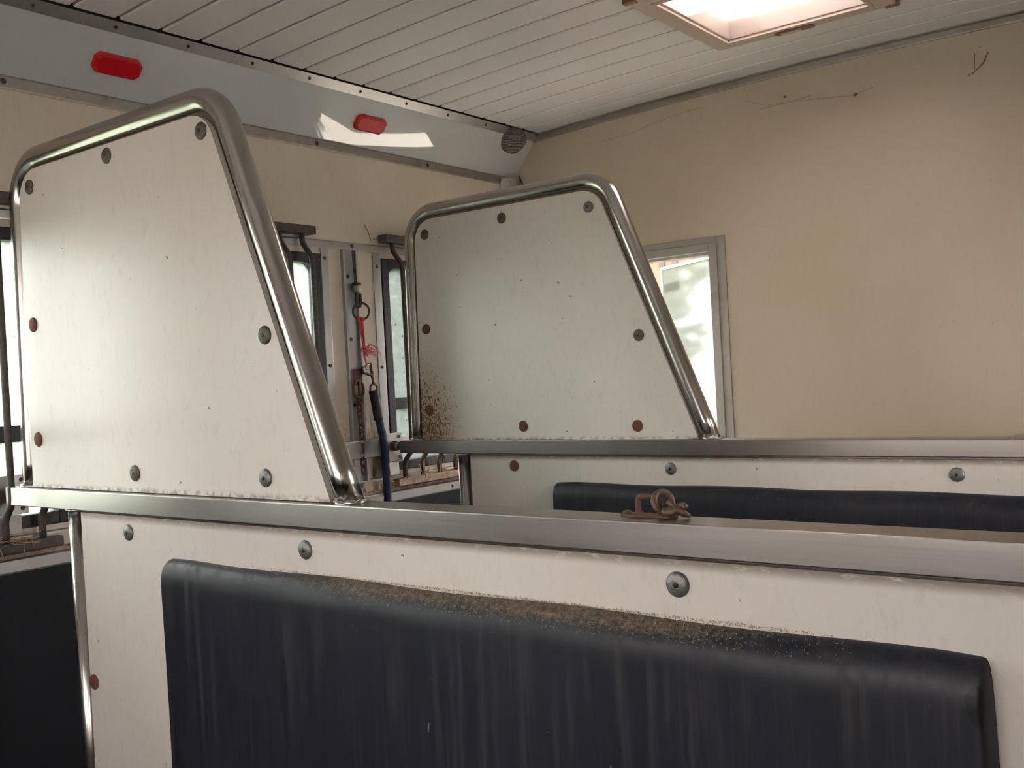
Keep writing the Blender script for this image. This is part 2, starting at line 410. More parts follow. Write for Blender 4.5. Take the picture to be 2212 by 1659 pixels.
for a, b in zip(edges[:-1], edges[1:]):
    if abs(a-b) < .01: continue
    if b < HY1 and a > HY0:                      # boards cut by the hatch
        plank(XC+.022, HX0-.002, a, b); plank(HX1+.002, XW-.002, a, b)
    else: plank(XC+.022, XW-.002, a, b)

ZCV = zc(XC)
# cove: a faintly bellied gel-coat panel from the left wall up to the ceiling
mb = MB(); prof = []
for i in range(13):
    s = i/12; px = XC*s; pz = ZV+(ZCV-ZV)*s; bow = -.0065*4*s*(1-s)
    prof.append((px-bow*.767, pz+bow*.641))
vs_, fs_ = [], []
yy = [YF, 0]
for (px, pz) in prof:
    vs_ += [(px, YF, pz), (px, -.0, pz)]
for i in range(12): fs_.append((2*i, 2*i+1, 2*i+3, 2*i+2))
mb.add(vs_, fs_, True)
# close it behind so that it has thickness
n0 = len(mb.v); mb.add([(.0005, YF, ZV), (.0005, 0, ZV), (.0005, YF, ZCV), (.0005, 0, ZCV)], [(0, 2, 3, 1)])
cove = mb.build('wall_cove', M['cove']); cove['kind'] = 'structure'

def screw(parent, p, nrm, r=.0065, mat='iron'):
    key = ('screw', r, mat, tuple(round(c, 2) for c in nrm))
    if key not in cache:
        cache[key] = MB().lathe([(r, 0), (r, .0012), (r*.75, .0026), (r*.35, .003), (r*.3, .0016), (.0003, .0016)], 10, (0, 0, 0), nrm).mesh('screw', M[mat], (0, 0, 0))
    return place(cache[key], 'screw', None, parent, p)
trims = 0
def trim(mb, mat='alu_dirty'):
    global trims
    trims += 1
    o = mb.build('trim_%d' % trims, M[mat]); o['kind'] = 'structure'; return o
# strip along the top of the cove, its screws, strip along its foot
tx, tz = .641, .767      # along the cove, upward
mb = MB().prism([(XC+.004, ZCV+.002), (XC-.0135, ZCV-.0190), (XC-.0115, ZCV-.0215), (XC+.0080, ZCV+.0005)], 1, YF, -.004)
tr = trim(mb, 'alu')
for y in [-.30+.0-.2*i for i in range(12)]: screw(tr, (XC-.0015, y, ZCV-.0105), (.77, 0, -.64), .0045)
tr = trim(MB().prism([(.0, .903), (.006, .902), (.0075, .906), (.0075, .929), (.0035, .934), (.0, .934)], 1, YF, -.052), 'alu_dirty')
for y in (-.09, -.49, -.985, -1.45, -1.92, -2.4): screw(tr, (.0075, y, .918), (1, 0, 0), .007)
# strip where the back wall meets the ceiling
trim(cambered(.10, XW, [(-.0005, -.024), (-.005, -.024), (-.006, -.020), (-.006, -.005), (-.020, -.0035), (-.020, -.0006), (-.0005, -.0006)], n=14), 'alu_dirty')
# strip over the windows, upright strips, channel, strip above the dark lining
tr = trim(MB().prism([(0, .603), (.006, .602), (.0065, .606), (.0065, .623), (.005, .627), (0, .627)], 1, YF, -.06), 'alu')
for y in (-.862, -1.30, -1.72, -2.2, -.42): screw(tr, (.0065, y, .615), (1, 0, 0), .0065)
def vstrip(ya, yb, za, zb, h=.004, scr=()):
    o = trim(MB().box((0, ya, za), (h, yb, zb), .0012), 'alu')
    for z in scr: screw(o, (h, (ya+yb)/2, z), (1, 0, 0), .0055)
    return o
vstrip(-.990, -.962, -.10, .6025, .004, (.572, .245, -.06))
vstrip(-.772, -.740, -.10, .6025, .004, (.558, .235, -.06))
vstrip(-1.802, -1.775, -.10, .6025); vstrip(-1.64, -1.612, -.10, .6025)
# C-shaped channel with slots between windows
mb = MB(); mb.box((0, -.908, -.12), (.004, -.846, .602)); mb.box((.004, -.908, -.12), (.012, -.900, .602), .001); mb.box((.004, -.854, -.12), (.012, -.846, .602), .001)
chan = trim(mb, 'alu')
for z in (.520, .325, .12): MB().lathe([(.006, 0), (.006, .0008), (.003, .0008)], 10, (.0042, -.885, z), (1, 0, 0)).build('slot_hole', M['black'], chan)
tr = trim(MB().prism([(.0, -.199), (.014, -.199), (.015, -.195), (.015, -.170), (.012, -.167), (0, -.167)], 1, YF, -.05), 'alu')
for y in (-.46, -.9, -1.35): screw(tr, (.015, y, -.184), (1, 0, 0), .0055)
# ledge strips under the windows
trim(MB().prism([(0, -.125), (.008, -.125), (.008, -.119), (0, -.116)], 1, YF, -.05), 'alu')
trim(MB().prism([(0, -.166), (.007, -.166), (.007, -.158), (0, -.155)], 1, YF, -.05), 'stained')
# corner post
mb = MB().prism([(0, 0), (0, -.086), (.006, -.088), (.03, -.064), (.043, -.030), (.044, -.004), (.04, 0)], 2, ZF, .925, .002)
trim(mb, 'alu_dirty')
# cable in the corner
o = MB().sweep([(.045, -.02, .935), (.05, -.012, .91), (.068, -.006, .88), (.085, -.006, .85)], .0022, 6).build('corner_cable', M['black'])
tag(o, 'thin black cable coming out above the aluminium corner post', 'cable')

# ------------------------------------------------------------------ windows
def window(n, ya, yb, side='left'):
    """written for the left wall; carried over to the right wall or to the wall behind the camera"""
    to = {'left': lambda v: v, 'right': lambda v: Vector((XW-v.x, v.y, v.z)), 'front': lambda v: Vector((v.y, YF+v.x, v.z))}[side]
    def fx(m_): m_.v = [to(v) for v in m_.v]; return m_
    root = empty('window_%d' % n, tuple(to(Vector((-.02, (ya+yb)/2, WZ0))))); root['kind'] = 'structure'
    fwid = .030
    mb = MB(); x0, x1 = -.04, .006
    mb.box((x0, ya, WZ0), (x1, ya+fwid, WZ1), .003); mb.box((x0, yb-fwid, WZ0), (x1, yb, WZ1), .003)
    mb.box((x0, ya+fwid, WZ0), (x1, yb-fwid, WZ0+fwid), .003); mb.box((x0, ya+fwid, WZ1-fwid), (x1, yb-fwid, WZ1), .003)
    # rounded upper corners of the opening
    for s, yc in ((1, ya+fwid), (-1, yb-fwid)):
        r = .03; pr = [(yc, WZ1-fwid)]
        for k in range(7):
            a = k/6*PI/2; pr.append((yc+s*(r-r*math.sin(a)), WZ1-fwid-(r-r*math.cos(a))))
        pr = [pr[0]]+pr[1:]
        mb.prism(pr, 0, x0+.004, x1-.002)
    fx(mb).build('window_frame', M['black'], root)
    fx(MB().box((x0+.004, ya+fwid, .095), (x1-.004, yb-fwid, .133), .003)).build('transom', M['black'], root)
    fx(MB().box((-.024, ya+fwid-.004, .130), (-.020, yb-fwid+.004, WZ1-fwid+.004))).build('pane', M['glass' if side == 'left' else 'clear_glass'], root)
    fx(MB().box((-.024, ya+fwid-.004, WZ0+fwid-.004), (-.020, yb-fwid+.004, .098))).build('pane', M['glass' if side == 'left' else 'clear_glass'], root)
for i, (a, b) in enumerate(WINS): window((4, 1, 2, 3)[i], a, b)
for i, (a, b) in enumerate(RWINS_ADDED): window(6+i, a, b, 'right')  # added windows, never in view, let daylight in from the right
for i, (a, b) in enumerate(FWINS_ADDED): window(9+i, a, b, 'front')  # added windows behind the camera, unseen, fill light on the partitions
GB = [[-1.90-.083*k for k in range(7)], [-1.08-.083*k for k in range(7)], [-.703+.083*k for k in range(7)]]
glab = ['black steel bar guard over the window beside the partition with the tie ring',
        'black steel bar guard over the window between tie-ring partition and hanging chain',
        'steel bar guard with rusting bars over the window in the corner']
for i, yb in enumerate(GB):
    lo, hi = min(yb)-.042, max(yb)+.042
    root = empty('window_guard', (.03, (lo+hi)/2, -.15))
    tag(root, glab[i], 'window guard', 'window guards along the left wall')
    MB().box((.003, lo, .634), (.043, hi, .659), .003).build('top_bar', M['bar'], root)
    MB().box((.015, lo, -.150), (.043, hi, -.127), .003).build('bottom_bar', M['stained' if i == 2 else 'bar'], root)
    for s, z in ((lo+.02, .659), (hi-.02, .659)): pass
    for y in yb:
        p = arc_path([(.026, y, .636), (.026, y, .610), (.066, y, .560), (.066, y, -.035), (.030, y, -.075), (.030, y, -.129)], .03, 5)
        MB().sweep(p, .0082, 8).build('guard_bar', M['bar_rust' if i == 2 else 'bar'], root)

# window in the back wall with its sash pushed outward
root = empty('window_5', ((BX0+BX1)/2, .01, BZ0)); root['kind'] = 'structure'
def ring(mb, x0, x1, z0, z1, wd, ya, yb, bev=.0015):
    mb.box((x0, ya, z0), (x0+wd, yb, z1), bev); mb.box((x1-wd, ya, z0), (x1, yb, z1), bev)
    mb.box((x0+wd, ya, z0), (x1-wd, yb, z0+wd), bev); mb.box((x0+wd, ya, z1-wd), (x1-wd, yb, z1), bev); return mb
ring(MB(), BX0-.03, BX1+.028, BZ0-.03, BZ1+.025, .030, -.006, .004).build('outer_flange', M['alu_dirty'], root)
ring(MB(), BX0-.004, BX1+.0, BZ0-.004, BZ1+.004, .028, -.012, .05).build('inner_frame', M['alu_dirty'], root)
ring(MB(), BX0+.022, BX1-.026, BZ0+.022, BZ1-.022, .012, .006, .05).build('seal', M['alu'], root)
hx, hy = .800, .050; ang = math.atan2(.215-.02, .488-.800); wdt = .38
dv = Vector((math.cos(ang), math.sin(ang), 0)); nv = Vector((-dv.y, dv.x, 0))
def slab(mb, s0, s1, z0, z1, t0, t1):
    v = []
    for s in (s0, s1):
        for tt in (t0, t1):
            for z in (z0, z1):
                q = Vector((hx, hy, 0))+dv*s+nv*tt; v.append((q.x, q.y, z))
    return mb.add(v, [(0,1,3,2),(4,6,7,5),(0,4,5,1),(2,3,7,6),(0,2,6,4),(1,5,7,3)])
slab(MB(), .004, wdt, BZ0+.02, .553, -.002, .002).build('open_sash_pane', M['acrylic'], root)
mb = MB()
slab(mb, wdt-.012, wdt, BZ0+.02, .553, -.005, .005); slab(mb, 0, .006, BZ0+.02, .553, -.005, .005); slab(mb, 0, wdt, .545, .555, -.005, .005)
mb.build('sash_edge', M['outer'], root)
slab(MB(), wdt-.13, wdt-.02, .462, .492, -.006, -.002).build('stay_plate', M['outer'], root)

# ------------------------------------------------------------------ partitions
def bolt_mesh(kind):
    key = ('bolt', kind)
    if key not in cache:
        R_ = .0158
        cache[key] = MB().lathe([(R_, 0), (R_, .0014), (R_*.93, .0030), (R_*.72, .0044), (R_*.42, .0054), (.0042, .0057), (.0004, .0057)], 24, (0, 0, 0), (0, -1, 0)).mesh('bolt', M[kind], (0, 0, 0))
    return cache[key]
def put_bolt(kd, root, x, yb, z):
    b = place(bolt_mesh(kd), 'bolt', None, root, (x, yb, z), (0, rnd.uniform(0, 6), 0))
    if 'socket' not in cache: cache['socket'] = MB().lathe([(.0040, .0056), (.0040, .0061), (.0003, .0061)], 6, (0, 0, 0), (0, -1, 0)).mesh('socket', M['black'], (0, 0, 0))
    if kd != 'rustbolt': place(cache['socket'], 'socket', None, b, (x, yb, z))
def weld_ring(cx, cy, z, rx, ry, seed):
    r = random.Random(seed); pts = []
    for k in range(28):
        a = 2*PI*k/28; q = 1+r.uniform(-.05, .07)
        pts.append((cx+rx*q*math.cos(a), cy+ry*q*math.sin(a), z+r.uniform(-.0005, .0022)))
    rs = [.0040+r.uniform(-.0012, .0018) for _ in pts]
    return MB().sweep(pts, rs, 7, closed=True)
def pad_mesh(x0, x1, z0, z1, y, T, nx, nz, seed):
    r = random.Random(seed); mb = MB(); RX, RZ = .012, .050
    def prof(i, n, L):                               # dense near the edges
        s = i/n; q = .5-.5*math.cos(PI*s); return L*(.5-.5*math.cos(PI*q))
    V = []
    w1 = [r.uniform(0, 6) for _ in range(4)]
    for j in range(nz+1):
        for i in range(nx+1):
            X = prof(i, nx, x1-x0); Z = prof(j, nz, z1-z0)
            ex = min(X, x1-x0-X); ez = min(Z, z1-z0-Z)
            qx = max(0, 1-ex/RX); qz = max(0, 1-ez/RZ)
            dq = min(1, (qx**5+qz**5)**(1/5)); dep = T*math.sqrt(max(0, 1-dq**2.4))
            wob = .0016*math.sin(9*X+w1[0])*math.sin(7*Z+w1[1])+.0009*math.sin(23*X+w1[2])
            dep = dep+wob*min(1, ex/.05, ez/.05)
            # corners pulled in, edges slightly waved
            sx = (X/(x1-x0)-.5); sz = (Z/(z1-z0)-.5)
            ox = -.002*math.copysign(1, sx)*max(0, (abs(sz)-.40)/.1)**2*(abs(sx)*2)**12
            oz = -.0025*math.copysign(1, sz)*max(0, (abs(sx)-.44)/.06)**2*(abs(sz)*2)**12
            oz += .0018*math.sin(14*X+w1[3])*(abs(sz)*2)**8
            ox += .003*math.sin(8*Z+w1[2])*(abs(sx)*2)**10
            V.append((x0+X+ox, y-dep, z0+Z+oz))
    Fc = [(j*(nx+1)+i, j*(nx+1)+i+1, (j+1)*(nx+1)+i+1, (j+1)*(nx+1)+i) for j in range(nz) for i in range(nx)]
    mb.add(V, Fc, True)
    return mb
def partition(dx, Y, idx, label, bolts_u, bolts_l, panel_mat, pad_mat):
    root = empty('stall_partition', (1.2+dx, Y+.03, ZF)); tag(root, label, 'partition', 'horse stall partitions with hooped head screens')
    W_ = .0627; yc = Y+.0315; RT = .0215
    x_end = 2.36
    rail_o = MB().box((.048+dx*1.3, Y, -.040), (x_end+dx, Y+W_, 0), .0022).build('top_rail', M['rail'], root)
    rail_o['label'] = 'brushed stainless box rail'
    # hinge pin into the wall bracket
    MB().sweep([(.014, yc, -.020), (.06+dx, yc, -.020)], .0135, 16).build('hinge_pin', M['tube'], root)
    # hoop
    xL, zT = .112+dx, .706
    path = arc_path([(xL, yc, -.001), (xL+.013, yc, zT), (.842+dx, yc, zT-.002), (1.118+dx, yc, -.001)], .098, 12)
    path = dense(path, .05)
    hoop = MB().sweep(path, RT, 28).build('hoop_tube', M['tube'], root); hoop['label'] = 'bent polished stainless tube hoop'
    weld_ring(xL, yc, .001, RT+.001, RT+.001, idx*3+1).build('weld_bead', M['weld'], root)
    weld_ring(1.118+dx, yc, .001, RT*1.08+.001, RT+.001, idx*3+2).build('weld_bead', M['weld'], root)
    # flat strip welded round the inside of the hoop, panel bolted to its face
    def inner(off):
        p = arc_path([(xL+RT+off, 0, .0), (xL+.013+RT+off, 0, zT-RT-off), (.842+dx-RT*.82-off*.75, 0, zT-.002-RT-off), (1.118+dx-RT*1.07-off*1.07, 0, .0)], max(.02, .076-off), 10)
        return [(q.x, q.z) for q in p]
    a_, b_ = inner(-.004), inner(.030)
    yf = yc-.003
    mb = MB(); n = len(a_); V = []
    for (yy_) in (yf, yf+.004):
        V += [(q[0], yy_, q[1]) for q in a_]+[(q[0], yy_, q[1]) for q in b_]
    Fc = []
    for k in range(n-1):
        Fc += [(k, k+1, n+k+1, n+k), (2*n+k, 3*n+k, 3*n+k+1, 2*n+k+1), (n+k, n+k+1, 3*n+k+1, 3*n+k), (k, 2*n+k, 2*n+k+1, k+1)]
    mb.add(V, Fc); mb.build('mounting_strip', M['flange'], root)
    pr = inner(.0075); pr = [(pr[0][0], .0015)]+pr[1:-1]+[(pr[-1][0], .0015)]
    MB().box((xL+.03, yf, .0006), (1.06+dx, yf+.004, .052)).build('mounting_strip', M['flange'], root)
    up_o = MB().prism(pr, 1, yf-.0012, yf-.0125).build('head_panel', M[panel_mat], root, org=((xL+1.0+dx)/2, yf, 0.0015)); up_o['label'] = 'cream painted head screen panel'
    yb = yf-.0125
    for (x, z, kd) in bolts_u: put_bolt(kd, root, x, yb, z)
    # lower frame
    MB().sweep([(.297+dx, yc, -.040), (.297+dx, yc, ZF+.02)], .021, 20).build('hinge_post', M['tube'], root)
    weld_ring(.297+dx, yc, -.043, .022, .022, idx*3+3).build('weld_bead', M['weld'], root)
    MB().sweep([(2.25+dx, yc-.006, -.040), (2.25+dx, yc-.006, ZF+.02)], .021, 16).build('latch_post', M['tube'], root)
    MB().box((.300+dx, yc-.002, -.064), (2.25+dx, yc+.002, -.040)).build('mounting_strip', M['flange'], root)
    MB().box((.312+dx, yc-.003, ZF+.05), (.352+dx, yc+.001, -.045)).build('mounting_strip', M['flange'], root)
    lo_o = MB().box((.331+dx, yf-.0125, ZF+.12), (2.225+dx, yf-.0012, -.0460)).build('lower_panel', M['panel_low'], root)
    lo_o['label'] = 'cream painted lower board'
    for (x, z, kd) in bolts_l: put_bolt(kd, root, x, yb, z)
    p_ = pad_mesh(.640+dx, 2.048+dx, -.82, -.1185, yb+.001, .030, 110, 70, idx).build('padding', M[pad_mat], root); p_['label'] = 'navy vinyl padded cushion'
    return root, yb
Y1, Y2 = -1.98752, -.78124
bu = [(.201, .640, 'brownbolt'), (.503, .653, 'brownbolt'), (.806, .643, 'brownbolt'), (.183, .349, 'rustbolt'), (.949, .276, 'brownbolt'), (.177, .104, 'rustbolt'), (.539, .038, 'brownbolt'), (.930, .037, 'zinc')]
bl = [(.505, -.078, 'zinc'), (1.021, -.078, 'zinc'), (1.698, -.076, 'zinc'), (.3475, -.392, 'rustbolt'), (2.2, -.08, 'zinc'), (2.19, -.4, 'zinc'), (.3475, -.75, 'rustbolt')]
near, ybn = partition(0, Y1, 1, 'cream horse stall partition with a rusty tie ring on its stainless top rail', bu, bl, 'panel', 'pad1')
bu2 = [(.226, .631, 'brownbolt'), (.527, .640, 'brownbolt'), (.825, .629, 'zinc'), (.212, .342, 'rustbolt'), (.960, .274, 'brownbolt'), (.207, .092, 'rustbolt'), (.565, .039, 'rustbolt'), (.942, .036, 'rustbolt')]
bl2 = [(.525, -.075, 'rustbolt'), (1.034, -.076, 'zinc'), (1.727, -.078, 'zinc'), (.385, -.395, 'rustbolt'), (2.2, -.08, 'zinc'), (.385, -.75, 'rustbolt')]
far, ybf = partition(.030, Y2, 2, 'cream horse stall partition splashed with rust near the corner window', bu2, bl2, 'panel_rust', 'pad2')

# dust and hair caught along the upper edge of the near pad
r = random.Random(3); mb = MB(); V = []; Fc = []
for k in range(2400):
    x = .78+1.15*r.betavariate(2.2, 1.8); u = r.random()**2.6
    z = -.1185-.026*u+.003; q = max(0, 1-(-.1185-z)/.050); dep = .030*math.sqrt(max(0, 1-min(1, abs(q))**2.4))
    y = ybn-dep-.0006; L = r.uniform(.001, .0042); a = r.uniform(0, 2*PI); b = r.uniform(-.3, .8)
    d = Vector((math.cos(a)*math.cos(b), -abs(math.sin(b))*.7, math.sin(a)*math.cos(b)))*L; t_ = d.cross(Vector((0, 1, .3))).normalized()*r.uniform(.0002, .0005)
    n0 = len(V); P = Vector((x, y, z)); mid = P+d*.5+Vector((0, -.0008, r.uniform(-.001, .001)))
    V += [P-t_, P+t_, mid+t_, mid-t_, P+d]; Fc += [(n0, n0+1, n0+2, n0+3), (n0+3, n0+2, n0+4)]
o = mb.add(V, Fc).build('dust_fringe', M['dust'], near); o['kind'] = 'stuff'; o['label'] = 'brown dust and hair along the top of the pad'

# ------------------------------------------------------------------ rusty tie ring on the near rail
yt = Y1+.043
root = empty('tie_ring', (1.652, yt, 0)); tag(root, 'rusty tie ring and snap on a plate bolted to a stainless rail', 'tie ring')
pr = []
for k in range(24):
    a = 2*PI*k/24; pr.append((1.647+.040*math.copysign(abs(math.cos(a))**.55, math.cos(a)), yt+.0115*math.copysign(abs(math.sin(a))**.7, math.sin(a))))
MB().prism(pr, 2, .0002, .0032, .0006).build('base_plate', M['rust'], root)
for x in (1.616, 1.680): MB().lathe([(.0065, .003), (.0062, .0048), (.004, .0066), (.0006, .0070)], 12, (x, yt, 0), (0, 0, 1)).build('rivet', M['oldbrass'], root)
p = arc_path([(1.6325, yt, .003), (1.6325, yt, .0255), (1.6650, yt, .0255), (1.6650, yt, .003)], .0055, 5)
p = dense(p, .0015); MB().sweep(p, [.0036+.0042*max(0, 1-(q.z-.003)/.006)**2 for q in p], 10).build('staple', M['rust'], root)
# flat ring hung on the staple, leaning over
cen = Vector((1.6690, yt-.001, .0195)); ax = Vector((.80, -.52, .30)).normalized(); u_ = ax.orthogonal().normalized(); v_ = ax.cross(u_)
MB().sweep([cen+(u_*math.cos(2*PI*k/30)+v_*math.sin(2*PI*k/30))*.0125 for k in range(30)], .0042, 10, closed=True).build('ring', M['oldbrass'], root)
p = [(1.672, yt-.010, .010), (1.680, yt-.008, .007), (1.690, yt-.004, .012), (1.697, yt, .006), (1.704, yt+.002, .003)]
MB().sweep(p, [.004, .0065, .0065, .0045, .0026], 10).build('snap_body', M['oldbrass'], root)
p = arc_path([(1.678, yt-.006, .022), (1.688, yt-.003, .013), (1.694, yt, .017), (1.700, yt+.002, .012)], .004, 4)
MB().sweep(p, [.0036]*(len(p)-3)+[.0045, .0052, .004], 9).build('thumb_catch', M['oldbrass'], root)

# ------------------------------------------------------------------ bracket rail on the left wall and brackets for the hinge pins
o = MB().box((.0125, -1.47, -.047), (.024, -.60, .008), .002).build('mounting_rail', M['alu'])
tag(o, 'flat aluminium mounting rail running along the wall under the chain', 'rail')
for i, (Y, lab) in enumerate(((Y1, 'aluminium wall bracket holding the pin of the partition with the tie ring'), (Y2, 'aluminium wall bracket holding the pin of the rust-splashed partition'))):
    root = empty('wall_bracket', (.03, Y+.03, -.07)); tag(root, lab, 'bracket')
    yc = Y+.0315
    MB().box((.0245 if i else .001, yc-.052, -.068), (.032 if i else .012, yc+.036, .022), .0015).build('face_plate', M['alu'], root)
    MB().box((.0245 if i else .001, yc-.050, -.112), (.030 if i else .01, yc+.02, -.069), .0015).build('lower_plate', M['alu_dirty'], root)
    MB().sweep([(.032 if i else .012, yc, -.020), (.040 if i else .03, yc, -.020)], .017, 18).build('collar', M['bar_rust'], root)
    for dz in (.010, -.055): screw(root, (.0322 if i else .0122, yc+.022, dz), (1, 0, 0), .005)

# ------------------------------------------------------------------ chain, rings, twine and lead rope
def link(cen, L, w_, wire, turn, lean=(0, 0, 1)):
    up_ = Vector(lean).normalized(); side = Vector((0, 1, 0)) if not turn else Vector((1, 0, 0))
    side = (side-up_*side.dot(up_)).normalized(); pts = []
    for k in range(16):
        a = 2*PI*k/16; s = math.sin(a); h = (L-w_)/2
        pts.append(Vector(cen)+side*(w_/2)*math.cos(a)+up_*((w_/2)*s+(h if s > 0 else -h if s < 0 else 0)))
    return MB().sweep(pts, wire, 6, closed=True)
root = empty('hanging_chain', (.02, -.868, .43)); tag(root, 'small dark chain with a snap hook hanging from the window trim', 'chain')
z = .592; k = 0
while z > .500:
    q = (z-.5)/.092; link((.018, -.866-.004*q, z), .0165, .0085, .0014, k % 2).build('chain_link', M['iron'], root); z -= .0118; k += 1
MB().lathe([(.0085, 0), (.0115, .003), (.0115, .012), (.0115, .026), (.008, .030)], 14, (.020, -.864, .470), (0, 0, 1)).build('swivel_barrel', M['alu_dirty'], root)
MB().lathe([(.0135, 0), (.0135, .006), (.011, .008)], 14, (.020, -.863, .492), (0, 0, 1)).build('barrel_cap', M['iron'], root)
p = arc_path([(.020, -.866, .472), (.021, -.868, .446), (.024, -.872, .428), (.026, -.862, .424), (.024, -.856, .434), (.022, -.856, .466)], .008, 4)
MB().sweep(p, .0058, 10).build('snap_hook', M['iron'], root)
o = MB().sweep([(.031+.0140*math.cos(2*PI*k/36), -.862+.0215*math.cos(2*PI*k/36), .410+.0262*math.sin(2*PI*k/36)) for k in range(36)], .0037, 10, closed=True).build('iron_ring', M['iron'])
tag(o, 'round dark iron ring held in the snap hook of the small chain', 'ring')
# twine: strands from the ring down to the clip, frayed in the middle
root = empty('baling_twine', (.03, -.85, .24)); tag(root, 'pink and orange baling twine tied between iron ring and lead rope clip', 'twine')
r = random.Random(5)
mb = MB()
for k in range(7):
    o1, o2 = r.uniform(-.006, .006), r.uniform(-.005, .005)
    mb.sweep([(.030+o2, -.866+o1, .388), (.031+o2*.8, -.864+o1, .365), (.030+o2*.7, -.860+o1*.8, .335), (.028+o2*.5, -.856+o1*.4, .300), (.027, -.854+o1*.3, .290)], .0024, 6)
mb.sweep([(.031+.006*math.cos(a), -.866+.009*math.cos(a*1.0), .384+.0065*math.sin(a)) for a in [2*PI*i/12 for i in range(12)]], .0030, 6, closed=True)
mb.build('upper_strands', M['twine'], root)
mb = MB()
for k in range(26):
    a = r.uniform(-.35, 1.25); L = r.uniform(.025, .062); dy, dz = math.cos(a*1.2), -math.sin(a)*.9+.35
    b0 = Vector((.028+r.uniform(-.003, .004), -.854+r.uniform(-.003, .003), .290+r.uniform(-.006, .006)))
    mb.sweep([b0, b0+Vector((.004, dy*L*.4, dz*L*.5)), b0+Vector((.007, dy*L*.8, dz*L*.35-.006)), b0+Vector((.008, dy*L, -.35*L))], [.0011, .001, .0008, .0004], 5)
for k in range(6):
    o1 = r.uniform(-.005, .004); mb.sweep([(.028, -.855+o1*.4, .292), (.028, -.856+o1*1.5, .270), (.029, -.850+o1, .248), (.030, -.846, .240)], .0015, 5)
mb.sweep([(.028+.005*math.cos(a), -.855+.006*math.cos(a), .291+.005*math.sin(a)) for a in [2*PI*i/12 for i in range(12)]], .0032, 6, closed=True)
mb.sweep([(.030, -.845+.010*math.cos(a), .236+.009*math.sin(a)) for a in [2*PI*i/14 for i in range(14)]], .0014, 6, closed=True)
mb.build('frayed_strands', M['pinktwine'], root)
# lead rope
root = empty('lead_rope', (.035, -.83, -.55)); tag(root, 'navy blue lead rope with black sleeve and metal trigger clip', 'rope')
p = arc_path([(.030, -.872, .232), (.030, -.868, .220), (.031, -.848, .214), (.032, -.828, .210), (.031, -.832, .226), (.031, -.836, .248)], .008, 4)
MB().sweep(p, .0048, 9).build('trigger_hook', M['iron'], root)
MB().sweep([(.031, -.872, .234), (.031, -.850, .241), (.031, -.838, .246)], .0040, 8).build('hook_gate', M['alu_dirty'], root)
MB().sweep([(.033, -.833, .210), (.033, -.830, .192), (.034, -.829, .182)], [.0045, .0035, .006], 10).build('swivel', M['iron'], root)
p = arc_path([(.034, -.829, .182), (.034, -.842, .178), (.034, -.846, .152), (.034, -.812, .150), (.034, -.816, .178), (.034, -.829, .182)], .008, 4)
MB().sweep(p[:-1], .0034, 8, closed=True).build('rope_eye', M['iron'], root)
MB().sweep(dense([(.034, -.831, .162), (.035, -.829, .150), (.036, -.822, .110), (.037, -.818, .068)], .01), .0155, 14).build('rope_sleeve', M['sleeve'], root)
pts = dense([(.037, -.818, .072), (.042, -.812, .03), (.058, -.818, -.02), (.060, -.820, -.10), (.060, -.820, -.20), (.056, -.822, -.40), (.05, -.83, -.56)], .012)
MB().sweep([Vector(q)+Vector((0, .0012*math.sin(i*2.1), 0)) for i, q in enumerate(pts)], [.0122+.0007*math.sin(i*2.6) for i in range(len(pts))], 12).build('rope_tail', M['rope'], root)
# rusty ring and chain behind
root = empty('rusty_chain', (.02, -.885, -.1)); tag(root, 'rust-brown chain hanging down the channel from a rusty ring', 'chain')
MB().box((.0122, -.893, .180), (.017, -.864, .232), .002).build('eye_plate', M['rust'], root)
p = [(.024, -.884+.021*math.cos(2*PI*k/26), .168+.027*math.sin(2*PI*k/26)) for k in range(26)]
MB().sweep(p, .0042, 9, closed=True).build('ring', M['rust'], root)
MB().sweep([(.024, -.880, .196), (.024, -.880, .170), (.024, -.878, .148)], .0055, 8).build('shackle', M['rust'], root)
z = .135; k = 0
while z > -.092: link((.0215, -.880-.002*math.sin(k), z), .030, .016, .0030, k % 2).build('chain_link', M['rust'], root); z -= .0215; k += 1

# ------------------------------------------------------------------ red marker lamps on the cove
def marker(yc_, lab):
    th = Vector((tx, 0, tz)); nn = Vector((tz, 0, -tx)); s = .47
    px, pz = XC*s, ZV+(ZCV-ZV)*s; P0 = Vector((px, yc_, pz))-nn*.008
    root = empty('marker_lamp', tuple(P0)); tag(root, lab, 'lamp', 'red marker lamps on the white cove')
    def oct_(a, b, h, ch):
        return [(P0+Vector((0, 1, 0))*q[0]+th*q[1]+nn*h) for q in ((-a, -b+ch), (-a+ch, -b), (a-ch, -b), (a, -b+ch), (a, b-ch), (a-ch, b), (-a+ch, b), (-a, b-ch))]
    def stack(levels):
        mb = MB(); V = []
        for L in levels: V += L
        Fc = []
        for i in range(len(levels)-1):
            for k in range(8): Fc.append((8*i+k, 8*i+(k+1) % 8, 8*i+8+(k+1) % 8, 8*i+8+k))
        Fc += [tuple(range(8))[::-1], tuple(8*(len(levels)-1)+k for k in range(8))]
        return mb.add(V, Fc)
    stack([oct_(.063, .0265, .0, .012), oct_(.063, .0265, .013, .012)]).build('lamp_base', M['lensbase'], root)
    stack([oct_(.0625, .026, .0132, .012), oct_(.0615, .025, .024, .012), oct_(.056, .0195, .029, .011)]).build('red_lens', M['lens'], root)
marker(-1.668, 'red marker lamp on the white cove above the partition with the tie ring')
marker(-.812, 'red marker lamp on the white cove closer to the wasp nest')

